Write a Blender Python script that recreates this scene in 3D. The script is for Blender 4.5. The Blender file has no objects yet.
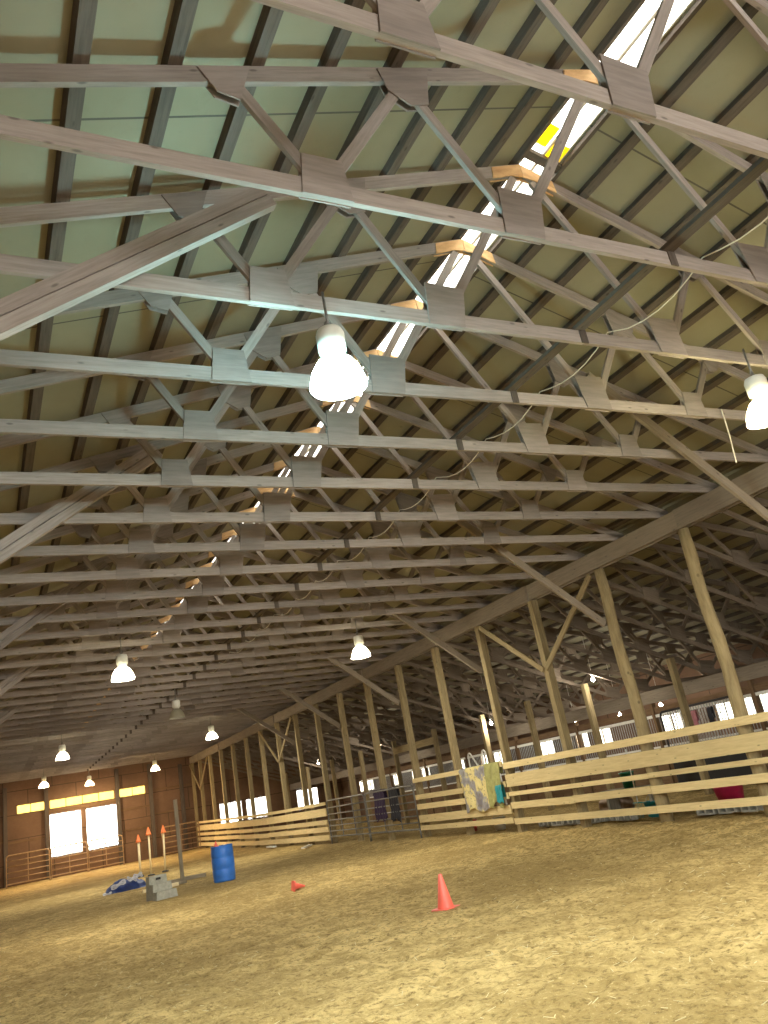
import bpy, math, random
from mathutils import Vector, Matrix, noise
random.seed(7)
sc = bpy.context.scene
COL = sc.collection

# ------------------------------------------------------------------ helpers
class MB:
    """collects verts / faces / uvs; build() links them as one mesh object"""
    def __init__(s):
        s.v = []; s.f = []; s.uv = []; s.sm = []
    def poly(s, pts, uvs=None, smooth=False):
        n = len(s.v); s.v += [tuple(p) for p in pts]
        s.f.append(tuple(range(n, n + len(pts))))
        s.uv += uvs if uvs else [(p[0], p[1]) for p in pts]
        s.sm.append(smooth)
    def hexa(s, c, L=1.0, w=.1, h=.1):
        # c: 8 corners, 0-3 start ring, 4-7 end ring
        o = random.random() * 40; q = random.random() * 40
        n = len(s.v); s.v += [tuple(p) for p in c]
        F = [(0, 3, 2, 1), (4, 5, 6, 7), (0, 1, 5, 4), (1, 2, 6, 5), (2, 3, 7, 6), (3, 0, 4, 7)]
        d = [w, h, w, h]
        for i, f in enumerate(F):
            s.f.append(tuple(n + k for k in f)); s.sm.append(False)
            if i < 2: s.uv += [(o, q), (o + .02, q), (o + .02, q + h), (o, q + h)]
            else:
                dd = d[i - 2]; qq = q + sum(d[:i - 2])
                s.uv += [(o, qq), (o, qq + dd), (o + L, qq + dd), (o + L, qq)]
    def beam(s, p0, p1, w, h, up=(0, 0, 1)):
        p0 = Vector(p0); p1 = Vector(p1); d = (p1 - p0); L = d.length; d.normalize()
        up = Vector(up)
        x = d.cross(up)
        if x.length < 1e-4: x = d.cross(Vector((1, 0, 0)))
        x.normalize(); y = x.cross(d).normalized()
        x *= w / 2; y *= h / 2
        r = [-x - y, x - y, x + y, -x + y]
        s.hexa([p0 + k for k in r] + [p1 + k for k in r], L, w, h)
    def box(s, x0, x1, y0, y1, z0, z1):
        L = [x1 - x0, y1 - y0, z1 - z0]; m = L.index(max(L))
        c = ((x0 + x1) / 2, (y0 + y1) / 2, (z0 + z1) / 2)
        if m == 0: s.beam((x0, c[1], c[2]), (x1, c[1], c[2]), L[1], L[2])
        elif m == 1: s.beam((c[0], y0, c[2]), (c[0], y1, c[2]), L[0], L[2])
        else: s.beam((c[0], c[1], z0), (c[0], c[1], z1), L[1], L[0], (1, 0, 0))
    def prism(s, outline, off):
        """outline: list of 3D points (planar), extruded by off"""
        a = [Vector(p) for p in outline]; off = Vector(off); b = [p + off for p in a]
        e1 = (a[1] - a[0]).normalized(); nn = off.normalized(); e2 = nn.cross(e1)
        o = random.random() * 30
        uvs = [(o + (p - a[0]).dot(e1), (p - a[0]).dot(e2)) for p in a]
        s.poly(a, uvs); s.poly(b[::-1], uvs[::-1])
        k = len(a)
        for i in range(k):
            j = (i + 1) % k
            s.poly([a[i], b[i], b[j], a[j]], [uvs[i], uvs[i], uvs[j], uvs[j]])
    def tube(s, pts, r, n=8, caps=True, closed=False):
        pts = [Vector(p) for p in pts]; m = len(pts)
        rr = r if isinstance(r, (list, tuple)) else [r] * m
        base = len(s.v); prev = None; L = 0
        rings = []
        for i, p in enumerate(pts):
            if closed: t = pts[(i + 1) % m] - pts[i - 1]
            elif i == 0: t = pts[1] - p
            elif i == m - 1: t = p - pts[i - 1]
            else: t = (pts[i + 1] - p).normalized() + (p - pts[i - 1]).normalized()
            t.normalize()
            if prev is None:
                a = Vector((0, 0, 1)) if abs(t.z) < .9 else Vector((1, 0, 0))
                x = t.cross(a).normalized()
            else:
                x = (prev - t * prev.dot(t)).normalized()
            prev = x; y = t.cross(x)
            ring = []
            for k in range(n):
                an = 2 * math.pi * k / n
                s.v.append(tuple(p + (x * math.cos(an) + y * math.sin(an)) * rr[i])); ring.append(len(s.v) - 1)
            rings.append(ring)
        o = random.random() * 30
        for i in range(m if closed else m - 1):
            a = rings[i]; b = rings[(i + 1) % m]; l = (pts[(i + 1) % m] - pts[i]).length
            for k in range(n):
                k2 = (k + 1) % n
                s.f.append((a[k], a[k2], b[k2], b[k])); s.sm.append(True)
                s.uv += [(o + L, k / n * .3), (o + L, (k + 1) / n * .3), (o + L + l, (k + 1) / n * .3), (o + L + l, k / n * .3)]
            L += l
        if caps and not closed:
            s.f.append(tuple(rings[0][::-1])); s.sm.append(False); s.uv += [(0, 0)] * n
            s.f.append(tuple(rings[-1])); s.sm.append(False); s.uv += [(0, 0)] * n
    def lathe(s, prof, n=24, c=(0, 0, 0), cap0=False, cap1=False):
        c = Vector(c); rings = []
        for r, z in prof:
            ring = []
            for k in range(n):
                an = 2 * math.pi * k / n
                s.v.append((c.x + r * math.cos(an), c.y + r * math.sin(an), c.z + z)); ring.append(len(s.v) - 1)
            rings.append(ring)
        for i in range(len(prof) - 1):
            for k in range(n):
                k2 = (k + 1) % n
                s.f.append((rings[i][k], rings[i][k2], rings[i + 1][k2], rings[i + 1][k])); s.sm.append(True)
                s.uv += [(k / n, prof[i][1]), ((k + 1) / n, prof[i][1]), ((k + 1) / n, prof[i + 1][1]), (k / n, prof[i + 1][1])]
        if cap0: s.f.append(tuple(rings[0][::-1])); s.sm.append(False); s.uv += [(0, 0)] * n
        if cap1: s.f.append(tuple(rings[-1])); s.sm.append(False); s.uv += [(0, 0)] * n
    def build(s, name, mat, parent=None, loc=None):
        me = bpy.data.meshes.new(name)
        me.from_pydata(s.v, [], s.f)
        uvl = me.uv_layers.new(name='UVMap')
        flat = [c for uv in s.uv for c in uv]
        uvl.data.foreach_set('uv', flat)
        me.polygons.foreach_set('use_smooth', s.sm)
        me.materials.append(mat)
        me.update()
        o = bpy.data.objects.new(name, me); COL.objects.link(o)
        if parent: setparent(o, parent)
        if loc: o.location = loc
        return o

KIDS = {}
def setparent(o, p):
    o.parent = p; KIDS.setdefault(p.name, []).append(o)
def tag(o, label, cat, group=None):
    o['label'] = label; o['category'] = cat
    if group: o['group'] = group
    return o
def thing(name, label, cat, loc=(0, 0, 0), rotz=0, group=None):
    o = bpy.data.objects.new(name, None); COL.objects.link(o)
    o.empty_display_size = .2
    o.location = loc; o.rotation_euler = (0, 0, rotz)
    return tag(o, label, cat, group)
def struct(o):
    o['kind'] = 'structure'; return o
def dup(src, loc=None, rotz=None, label=None, group=None, parent=None):
    c = src.copy(); COL.objects.link(c)
    if parent: setparent(c, parent)
    if loc is not None: c.location = loc
    if rotz is not None: c.rotation_euler = (0, 0, rotz)
    if label: c['label'] = label
    if group: c['group'] = group
    for k in list(KIDS.get(src.name, [])): dup(k, parent=c)
    return c

ONES = ['', 'first', 'second', 'third', 'fourth', 'fifth', 'sixth', 'seventh', 'eighth', 'ninth', 'tenth', 'eleventh',
        'twelfth', 'thirteenth', 'fourteenth', 'fifteenth', 'sixteenth', 'seventeenth', 'eighteenth', 'nineteenth', 'twentieth']
def ordn(n):
    if n <= 20: return ONES[n]
    t = {2: 'twenty', 3: 'thirty', 4: 'forty'}[n // 10]
    return {2: 'twentieth', 3: 'thirtieth', 4: 'fortieth'}[n // 10] if n % 10 == 0 else t + '-' + ONES[n % 10]

# ------------------------------------------------------------------ materials
def newmat(name):
    m = bpy.data.materials.new(name); m.use_nodes = True
    nt = m.node_tree; b = nt.nodes['Principled BSDF']
    return m, nt, b
def ramp(nt, fac, stops):
    r = nt.nodes.new('ShaderNodeValToRGB')
    e = r.color_ramp.elements
    while len(e) < len(stops): e.new(.5)
    for i, (p, c) in enumerate(stops):
        e[i].position = p; e[i].color = (*c, 1)
    nt.links.new(fac, r.inputs[0]); return r.outputs[0]
def mixc(nt, fac, a, b, mode='MIX'):
    m = nt.nodes.new('ShaderNodeMix'); m.data_type = 'RGBA'; m.blend_type = mode
    for sck, v in ((m.inputs[0], fac), (m.inputs[6], a), (m.inputs[7], b)):
        if isinstance(v, (int, float)): sck.default_value = v
        elif isinstance(v, tuple): sck.default_value = (*v, 1)
        else: nt.links.new(v, sck)
    return m.outputs[2]
def nz(nt, vec, scale, detail=4, rough=.6, dims='3D'):
    n = nt.nodes.new('ShaderNodeTexNoise'); n.inputs['Scale'].default_value = scale
    n.inputs['Detail'].default_value = detail; n.inputs['Roughness'].default_value = rough
    if vec: nt.links.new(vec, n.inputs['Vector'])
    return n.outputs['Fac']
def mapv(nt, src, scale, loc=(0, 0, 0)):
    m = nt.nodes.new('ShaderNodeMapping'); m.inputs['Scale'].default_value = scale; m.inputs['Location'].default_value = loc
    nt.links.new(src, m.inputs['Vector']); return m.outputs[0]
def bump(nt, b, h, strength=.3, dist=.01):
    bn = nt.nodes.new('ShaderNodeBump'); bn.inputs['Strength'].default_value = strength; bn.inputs['Distance'].default_value = dist
    nt.links.new(h, bn.inputs['Height']); nt.links.new(bn.outputs[0], b.inputs['Normal'])

def wood(name, c1, c2, grain=26, rough=.85, knots=True, var=.35):
    m, nt, b = newmat(name)
    tc = nt.nodes.new('ShaderNodeTexCoord'); oi = nt.nodes.new('ShaderNodeObjectInfo')
    off = nt.nodes.new('ShaderNodeVectorMath'); off.operation = 'ADD'
    comb = nt.nodes.new('ShaderNodeCombineXYZ')
    mul = nt.nodes.new('ShaderNodeMath'); mul.operation = 'MULTIPLY'; mul.inputs[1].default_value = 37
    nt.links.new(oi.outputs['Random'], mul.inputs[0])
    for i in range(3): nt.links.new(mul.outputs[0], comb.inputs[i])
    nt.links.new(tc.outputs['UV'], off.inputs[0]); nt.links.new(comb.outputs[0], off.inputs[1])
    v = off.outputs[0]
    g = nz(nt, mapv(nt, v, (1.6, grain, 1)), 1.6, 5, .65)
    big = nz(nt, mapv(nt, v, (.9, 3, 1)), 1.2, 3, .5)
    base = ramp(nt, g, [(.28, c2), (.62, c1)])
    dark = tuple(c * .62 for c in c1)
    base = mixc(nt, ramp(nt, big, [(.42, (0, 0, 0)), (.72, (var,) * 3)]), base, dark)
    if knots:
        vo = nt.nodes.new('ShaderNodeTexVoronoi'); vo.inputs['Scale'].default_value = 1
        nt.links.new(mapv(nt, v, (3.2, 9, 1)), vo.inputs['Vector'])
        base = mixc(nt, ramp(nt, vo.outputs['Distance'], [(.06, (.8,) * 3), (.13, (0, 0, 0))]), base, tuple(c * .35 for c in c1))
    hs = nt.nodes.new('ShaderNodeHueSaturation')
    mr = nt.nodes.new('ShaderNodeMapRange'); mr.inputs[3].default_value = .86; mr.inputs[4].default_value = 1.12
    nt.links.new(oi.outputs['Random'], mr.inputs[0]); nt.links.new(mr.outputs[0], hs.inputs['Value'])
    nt.links.new(base, hs.inputs['Color']); nt.links.new(hs.outputs[0], b.inputs['Base Color'])
    b.inputs['Roughness'].default_value = rough
    b.inputs['Specular IOR Level'].default_value = .25
    bump(nt, b, g, .35, .004)
    return m
def plain(name, c, rough=.5, metal=0, var=.25, scale=8, spec=.5, bstr=.1):
    m, nt, b = newmat(name)
    tc = nt.nodes.new('ShaderNodeTexCoord')
    n = nz(nt, tc.outputs['Object'], scale, 5, .65)
    col = mixc(nt, ramp(nt, n, [(.35, (0, 0, 0)), (.75, (1, 1, 1))]), c, tuple(max(0, k * (1 - var)) for k in c))
    nt.links.new(col, b.inputs['Base Color'])
    b.inputs['Roughness'].default_value = rough; b.inputs['Metallic'].default_value = metal
    b.inputs['Specular IOR Level'].default_value = spec
    if bstr: bump(nt, b, n, bstr, .01)
    return m
def emis(name, c, s):
    m, nt, b = newmat(name)
    b.inputs['Base Color'].default_value = (*c, 1)
    b.inputs['Emission Color'].default_value = (*c, 1); b.inputs['Emission Strength'].default_value = s
    return m

M = {}
M['truss'] = wood('weathered_truss_wood', (.37, .318, .285), (.25, .212, .19), 22)
M['lean'] = wood('brown_aisle_truss_wood', (.22, .172, .128), (.14, .107, .08), 22)
M['ply'] = wood('weathered_plywood', (.32, .273, .247), (.235, .20, .18), 14, knots=False)
M['purlin'] = wood('dark_purlin_wood', (.125, .10, .082), (.072, .057, .047), 22)
M['osb'] = wood('strand_board', (.80, .52, .26), (.48, .26, .11), 5, knots=True)
M['header'] = wood('header_wood', (.30, .245, .185), (.215, .17, .125), 20)
M['post'] = wood('post_wood', (.37, .285, .15), (.21, .155, .08), 20)
M['fence'] = wood('pale_fence_board', (.80, .64, .34), (.64, .49, .25), 18, var=.22)
M['stall'] = wood('stall_wood', (.21, .128, .068), (.13, .078, .042), 14)
M['greywood'] = wood('grey_old_wood', (.42, .37, .29), (.28, .24, .18), 18)
M['steel'] = plain('dull_steel', (.23, .22, .20), .45, .6, .4, 14)
M['pipe'] = plain('brown_pipe_steel', (.42, .27, .14), .55, .25, .4, 10)
M['black'] = plain('black_steel', (.025, .025, .028), .45, .3, .3)
M['bars'] = plain('galvanised_bars', (.40, .40, .39), .4, .6, .3)
M['white'] = plain('white_pvc', (.86, .84, .78), .4, 0, .12)
M['cream'] = plain('cream_pole_paint', (.93, .80, .50), .45, 0, .12)
M['orange'] = plain('orange_cone_plastic', (.96, .17, .12), .42, 0, .14, 6)
M['orange2'] = plain('orange_pole_tip_plastic', (.95, .24, .07), .45, 0, .15, 6)
M['blue'] = plain('blue_barrel_plastic', (.04, .20, .74), .38, 0, .3, 5)
M['tarp'] = plain('blue_bag_fabric', (.025, .06, .26), .5, 0, .5, 9)
M['tarpw'] = plain('pale_bag_lining', (.62, .62, .68), .6, 0, .3, 9)
M['block'] = plain('grey_moulded_plastic', (.38, .375, .32), .7, 0, .35, 12)
M['pink'] = plain('pink_bucket_plastic', (.80, .035, .14), .4, 0, .2)
M['rose'] = plain('faded_pink_rope', (.50, .20, .23), .8, 0, .3)
M['teal'] = plain('teal_plastic', (.02, .30, .36), .4, 0, .25)
M['green'] = plain('green_plastic', (.02, .22, .13), .4, 0, .25)
M['concrete'] = plain('concrete', (.42, .39, .33), .9, 0, .3, 14)
M['lampbody'] = plain('cream_lamp_housing', (.78, .76, .68), .4, 0, .15)
M['wire'] = plain('pale_cable', (.75, .70, .58), .5, 0, .1)
M['darkcloth'] = plain('dark_cloth', (.03, .028, .035), .9, 0, .3)
M['purple'] = plain('purple_cloth', (.045, .022, .07), .9, 0, .4)
M['olive'] = plain('olive_cloth', (.42, .40, .15), .9, 0, .45, 7)
M['rubber'] = plain('dark_rubber', (.06, .06, .06), .8, 0, .3)

def mk_blanket():
    m, nt, b = newmat('printed_yellow_grey_blanket')
    tc = nt.nodes.new('ShaderNodeTexCoord')
    n = nz(nt, tc.outputs['UV'], 2.0, 3, .5)
    n2 = nz(nt, tc.outputs['UV'], 11, 3, .6)
    c = ramp(nt, n, [(.36, (.22, .20, .22)), (.46, (.36, .34, .34)), (.50, (.72, .60, .26)), (.75, (.80, .70, .36))])
    c = mixc(nt, ramp(nt, n2, [(.56, (0, 0, 0)), (.62, (.75,) * 3)]), c, (.22, .18, .12))
    nt.links.new(c, b.inputs['Base Color']); b.inputs['Roughness'].default_value = .9
    return m
M['blanket'] = mk_blanket()

def mk_ceiling():
    m, nt, b = newmat('cream_roof_board')
    tc = nt.nodes.new('ShaderNodeTexCoord'); uv = tc.outputs['UV']
    big = nz(nt, uv, .5, 4, .6); sm = nz(nt, uv, 6, 5, .7)
    c = ramp(nt, big, [(.3, (.235, .213, .140)), (.7, (.315, .292, .205))])
    c = mixc(nt, ramp(nt, sm, [(.55, (0, 0, 0)), (.8, (.4,) * 3)]), c, (.22, .195, .13))
    # board joints every 2.44 m along the building (u) : thin dark lines
    sx = nt.nodes.new('ShaderNodeSeparateXYZ'); nt.links.new(uv, sx.inputs[0])
    def line(out, period, shift, w):
        a = nt.nodes.new('ShaderNodeMath'); a.operation = 'ADD'; a.inputs[1].default_value = shift; nt.links.new(out, a.inputs[0])
        p = nt.nodes.new('ShaderNodeMath'); p.operation = 'PINGPONG'; p.inputs[1].default_value = period / 2; nt.links.new(a.outputs[0], p.inputs[0])
        l = nt.nodes.new('ShaderNodeMath'); l.operation = 'LESS_THAN'; l.inputs[1].default_value = w; nt.links.new(p.outputs[0], l.inputs[0])
        return l.outputs[0]
    c = mixc(nt, line(sx.outputs[0], 2.45, -4.30, .010), c, (.10, .09, .07))
    # faint stains
    v = nt.nodes.new('ShaderNodeTexVoronoi'); v.inputs['Scale'].default_value = 1.1; nt.links.new(uv, v.inputs['Vector'])
    c = mixc(nt, ramp(nt, v.outputs['Distance'], [(.02, (.8,) * 3), (.05, (0, 0, 0))]), c, (.16, .14, .09))
    nt.links.new(c, b.inputs['Base Color']); b.inputs['Roughness'].default_value = .75
    b.inputs['Specular IOR Level'].default_value = .3
    return m
M['ceiling'] = mk_ceiling()

def mk_wall(name, c1, c2, seam):
    m, nt, b = newmat(name)
    tc = nt.nodes.new('ShaderNodeTexCoord'); uv = tc.outputs['UV']
    big = nz(nt, uv, .7, 5, .65); sm = nz(nt, mapv(nt, uv, (6, 18, 1)), 1, 4, .7)
    c = ramp(nt, big, [(.3, c2), (.7, c1)])
    c = mixc(nt, ramp(nt, sm, [(.4, (0, 0, 0)), (.8, (.5,) * 3)]), c, tuple(k * .6 for k in c1))
    br = nt.nodes.new('ShaderNodeTexBrick'); br.inputs['Scale'].default_value = 1
    br.inputs['Brick Width'].default_value = 2.44; br.inputs['Row Height'].default_value = 1.22; br.inputs['Mortar Size'].default_value = .018
    br.offset = .5
    nt.links.new(uv, br.inputs['Vector'])
    c = mixc(nt, br.outputs['Fac'], c, seam)
    nt.links.new(c, b.inputs['Base Color']); b.inputs['Roughness'].default_value = .85
    b.inputs['Specular IOR Level'].default_value = .2
    return m
M['wall'] = mk_wall('brown_wall_sheathing', (.21, .125, .08), (.135, .08, .05), (.07, .045, .03))

def mk_soil():
    m, nt, b = newmat('arena_soil')
    tc = nt.nodes.new('ShaderNodeTexCoord'); o = tc.outputs['Object']
    n1 = nz(nt, o, .35, 5, .6); n2 = nz(nt, o, 3.2, 6, .7); n3 = nz(nt, o, 16, 5, .75); n4 = nz(nt, o, 55, 4, .7)
    c = ramp(nt, n1, [(.36, (.43, .30, .118)), (.60, (.72, .525, .225))])
    c = mixc(nt, ramp(nt, n2, [(.40, (.85,) * 3), (.56, (0, 0, 0))]), c, (.36, .245, .088))
    c = mixc(nt, ramp(nt, n3, [(.37, (1,) * 3), (.49, (0, 0, 0))]), c, (.25, .17, .062))  # dark pits: shade of the ground hollows put into the colour
    c = mixc(nt, ramp(nt, n3, [(.58, (0, 0, 0)), (.72, (.7,) * 3)]), c, (.86, .66, .32))
    c = mixc(nt, ramp(nt, n4, [(.62, (0, 0, 0)), (.72, (.8,) * 3)]), c, (.92, .76, .44))
    c = mixc(nt, ramp(nt, n4, [(.28, (.8,) * 3), (.38, (0, 0, 0))]), c, (.18, .125, .055))
    nt.links.new(c, b.inputs['Base Color']); b.inputs['Roughness'].default_value = .95
    b.inputs['Specular IOR Level'].default_value = .1
    add = nt.nodes.new('ShaderNodeMath'); add.operation = 'MULTIPLY_ADD'; add.inputs[1].default_value = .4
    nt.links.new(n4, add.inputs[0]); nt.links.new(n3, add.inputs[2])
    bump(nt, b, add.outputs[0], .9, .05)
    return m
M['soil'] = mk_soil()

def mk_translucent(name, tint, stripes=0, trans=.55):
    """fibreglass daylight panel"""
    m, nt, b = newmat(name)
    nt.nodes.remove(b)
    out = nt.nodes['Material Output']
    tr = nt.nodes.new('ShaderNodeBsdfTransparent'); tl = nt.nodes.new('ShaderNodeBsdfTranslucent'); df = nt.nodes.new('ShaderNodeBsdfDiffuse')
    tc = nt.nodes.new('ShaderNodeTexCoord')
    n = nz(nt, tc.outputs['Object'], 3, 4, .6)
    col = ramp(nt, n, [(.3, tuple(k * .86 for k in tint)), (.65, tint)])
    if stripes:
        sx = nt.nodes.new('ShaderNodeSeparateXYZ'); nt.links.new(tc.outputs['Object'], sx.inputs[0])
        p = nt.nodes.new('ShaderNodeMath'); p.operation = 'PINGPONG'; p.inputs[1].default_value = stripes; nt.links.new(sx.outputs[0], p.inputs[0])
        f = nt.nodes.new('ShaderNodeMath'); f.operation = 'LESS_THAN'; f.inputs[1].default_value = stripes * .16; nt.links.new(p.outputs[0], f.inputs[0])
        col = mixc(nt, f.outputs[0], col, tuple(k * .6 for k in tint))
    for k in (tr, tl, df): nt.links.new(col, k.inputs['Color'])
    m1 = nt.nodes.new('ShaderNodeMixShader'); m1.inputs[0].default_value = .25
    nt.links.new(tl.outputs[0], m1.inputs[1]); nt.links.new(df.outputs[0], m1.inputs[2])
    m2 = nt.nodes.new('ShaderNodeMixShader'); m2.inputs[0].default_value = trans
    nt.links.new(m1.outputs[0], m2.inputs[1]); nt.links.new(tr.outputs[0], m2.inputs[2])
    nt.links.new(m2.outputs[0], out.inputs['Surface'])
    return m
M['skylight'] = mk_translucent('skylight_fibreglass', (.96, .96, .92))
M['doorpanel'] = mk_translucent('white_translucent_door_sheet', (.97, .97, .95), .13, .6)
M['transom'] = mk_translucent('yellowed_translucent_sheet', (.80, .66, .28), .0, .32)
M['pane'] = mk_translucent('milky_window_sheet', (.93, .92, .84), 0, .5)
M['lampwhite'] = mk_translucent('milky_lamp_acrylic', (.55, .54, .46), 0, .04)
M['acrylic'] = mk_translucent('prismatic_lamp_acrylic', (.50, .90, 1.0), 0, .17)
M['acrylic2'] = mk_translucent('yellowish_lamp_acrylic', (.98, .93, .62), 0, .14)
M['stainfoam'] = mk_translucent('yellow_stained_fibreglass', (.85, .66, .05), 0, .45)

# ------------------------------------------------------------------ ground
def ground_z(x, y):
    z = 0.0
    if x > 10.0: z += .05 * min(1, (x - 10.0) / .9)
    if y > 36: z += .20 * min(1, (y - 36) / 12)
    return z
def ground_full(x, y):
    z = ground_z(x, y)
    p = Vector((x, y, 0))
    near = max(.25, min(1, 14 / max(y, .1)))
    z += .035 * noise.noise(p * .45) * min(1, max(.3, y / 8))
    z += .030 * noise.noise(p * 2.1 + Vector((3, 1, 0))) * near
    z += .034 * max(-.4, noise.noise(p * 6.0 + Vector((9, 4, 0)))) * near
    z += .014 * noise.noise(p * 14) * near
    return z
GX0, GX1, GY0, GY1 = -1.15, 21.0, -9.0, 49.0
def build_ground():
    xs = []; x = GX0
    while x < 12: xs.append(x); x += .055
    while x < GX1: xs.append(x); x += .25
    xs.append(GX1)
    ys = []; y = GY0
    while y < 3: ys.append(y); y += .3
    while y < GY1:
        ys.append(y); y += max(.045, .045 * (y / 6.5) ** 1.35)
    ys.append(GY1)
    nx = len(xs); V = []; F = []
    for yy in ys:
        for xx in xs: V.append((xx, yy, ground_full(xx, yy)))
    for j in range(len(ys) - 1):
        for i in range(nx - 1):
            a = j * nx + i; F.append((a, a + 1, a + nx + 1, a + nx))
    me = bpy.data.meshes.new('floor'); me.from_pydata(V, [], F)
    me.polygons.foreach_set('use_smooth', [True] * len(F)); me.materials.append(M['soil'])
    o = bpy.data.objects.new('floor', me); COL.objects.link(o); struct(o)
build_ground()
# loose straw and wood shavings strewn on the soil
mb = MB()
for i in range(1500):
    y = 3.6 + (random.random() ** 1.6) * 18; x = random.uniform(-.6 + 0, 11)
    if abs(y - 21.3) < .8 and abs(x - 3.9) < .7 or abs(y - 9.55) < .25 and abs(x - 5.16) < .25 or abs(y-22.45)<.4 and abs(x-5.78)<.4: continue
    l = random.uniform(.02, .075); a = random.uniform(0, math.pi); z = ground_full(x, y) + .012
    w = random.uniform(.003, .006); tz = random.uniform(-.012, .012)
    d = Vector((math.cos(a), math.sin(a), 0)) * l / 2
    mb.beam(Vector((x, y, z)) - d + Vector((0, 0, tz)), Vector((x, y, z)) + d - Vector((0, 0, tz)), w, w * .6)
M['straw'] = plain('straw', (.80, .68, .38), .8, 0, .3)
o = mb.build('straw', M['straw']); o['kind'] = 'stuff'
tag(o, 'pale straw and shavings strewn over the arena dirt', 'straw')

# ------------------------------------------------------------------ roof geometry
RX = 5.22                      # ridge
SL = .333
def chord_low(x): return 7.38 - SL * abs(x - RX)
def chord_top(x): return chord_low(x) + .148
YA, YB = -9.0, 49.0
EL, ER = -1.15, 11.55          # eaves
PH = .085                      # purlin depth
def roof_under(x): return chord_top(x) + PH
LX0, LX1 = 11.30, 20.6         # lean-to
def lean_low(x): return 5.29 - .185 * (x - LX0)
def lean_under(x): return lean_low(x) + .14 + .07

mb = MB()
def slab(x0, z0, x1, z1, ya, yb, t=.05):
    p = [(x0, ya, z0), (x1, ya, z1), (x1, yb, z1), (x0, yb, z0)]
    q = [(a, b, c + t) for a, b, c in p]
    L = math.hypot(x1 - x0, z1 - z0)
    uv = [(ya, 0), (ya, L), (yb, L), (yb, 0)]
    mb.poly(p[::-1], uv[::-1]); mb.poly(q, uv)
    for i in range(4):
        j = (i + 1) % 4; mb.poly([p[i], p[j], q[j], q[i]])
SKY0, SKY1 = RX + .02, RX + .40
slab(EL - .3, roof_under(EL - .3), RX + .02, roof_under(RX), YA, YB)
slab(SKY1, roof_under(SKY1), ER, roof_under(ER), YA, YB)
slab(SKY0, roof_under(SKY0), SKY1, roof_under(SKY1), YA, 1.0)
slab(SKY0, roof_under(SKY0), SKY1, roof_under(SKY1), 47.5, YB)
slab(ER - .1, lean_under(ER - .1), LX1 + .5, lean_under(LX1 + .5), YA, YB)
struct(mb.build('ceiling', M['ceiling']))

# ridge skylight
sk = bpy.data.objects.new('window_1', None); COL.objects.link(sk); sk.location = (RX, 2, 7.6); struct(sk)
def sky_strip(mb, xa, xb, ya, yb, dz=.01):
    p = [(xa, ya, roof_under(xa) + dz), (xb, ya, roof_under(xb) + dz), (xb, yb, roof_under(xb) + dz), (xa, yb, roof_under(xa) + dz)]
    mb.prism([(a - RX, b - 2, c - 7.6) for a, b, c in p], (0, 0, .006))
mb = MB(); sky_strip(mb, SKY0, SKY0 + .18, 1.0, 47.5); sky_strip(mb, SKY0 + .195, SKY1, 1.0, 47.5)
mb.build('pane', M['skylight'], sk)
mb = MB()
for x in (SKY0 + .187,):
    mb.beam((x - RX, -1, roof_under(x) - .005 - 7.6), (x - RX, 45.5, roof_under(x) - .005 - 7.6), .018, .03)
mb.build('glazing_bar', M['greywood'], sk)
mb = MB(); sky_strip(mb, SKY0 + .005, SKY0 + .15, 4.48, 4.74, -.008); sky_strip(mb, SKY0 + .18, SKY1 - .01, 4.62, 4.88, -.008)
mb.build('stained_strip', M['stainfoam'], sk)['label'] = 'yellow stained end of the skylight sheet'
mb = MB()
for ya in (4.86,):
    mb.beam((SKY0 - RX - .02, ya - 2, roof_under(SKY0) - .05 - 7.6), (SKY1 - RX + .02, ya - 2, roof_under(SKY1) - .05 - 7.6), .10, .05)
mb.build('blocking', M['purlin'], sk)

# purlins
PL = [RX - 4.65 + .592 * k for k in range(-2, 8)]      # left slope
PR = [6.04 + .575 * k for k in range(0, 10)]
for i, x in enumerate(sorted(PL, reverse=True)):
    z = chord_top(x) + PH / 2
    mb = MB(); mb.beam((0, 0, 0), (0, YB - YA - .1, 0), .105, PH, (SL, 0, 1) if 0 else (-SL, 0, 1))
    o = mb.build('purlin', M['purlin']); o.location = (x, YA + .05, z)
    tag(o, 'dark wooden roof purlin, %s to the left of the ridge skylight' % ordn(i + 1), 'purlin', 'purlins of the left roof slope')
for i, x in enumerate(PR):
    z = chord_top(x) + PH / 2
    mb = MB(); mb.beam((0, 0, 0), (0, YB - YA - .1, 0), .105, PH, (SL, 0, 1))
    o = mb.build('purlin', M['purlin']); o.location = (x, YA + .05, z)
    tag(o, 'dark wooden roof purlin, %s to the right of the ridge skylight' % ordn(i + 1), 'purlin', 'purlins of the right roof slope')
mb = MB(); mb.beam((0, 0, 0), (0, YB - YA - .1, 0), .04, PH, (SL, 0, 1))
o = mb.build('purlin', M['purlin']); o.location = (SKY1 + .03, YA + .05, chord_top(SKY1 + .03) + PH / 2)
tag(o, 'narrow dark purlin along the right edge of the ridge skylight', 'purlin', 'purlins of the right roof slope')
mb = MB(); mb.beam((0, 0, 0), (0, YB - YA - .1, 0), .06, PH, (-SL, 0, 1))
o = mb.build('purlin', M['purlin']); o.location = (SKY0 - .05, YA + .05, chord_top(SKY0 - .05) + PH / 2)
tag(o, 'narrow dark purlin along the left edge of the ridge skylight', 'purlin', 'purlins of the left roof slope')

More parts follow.
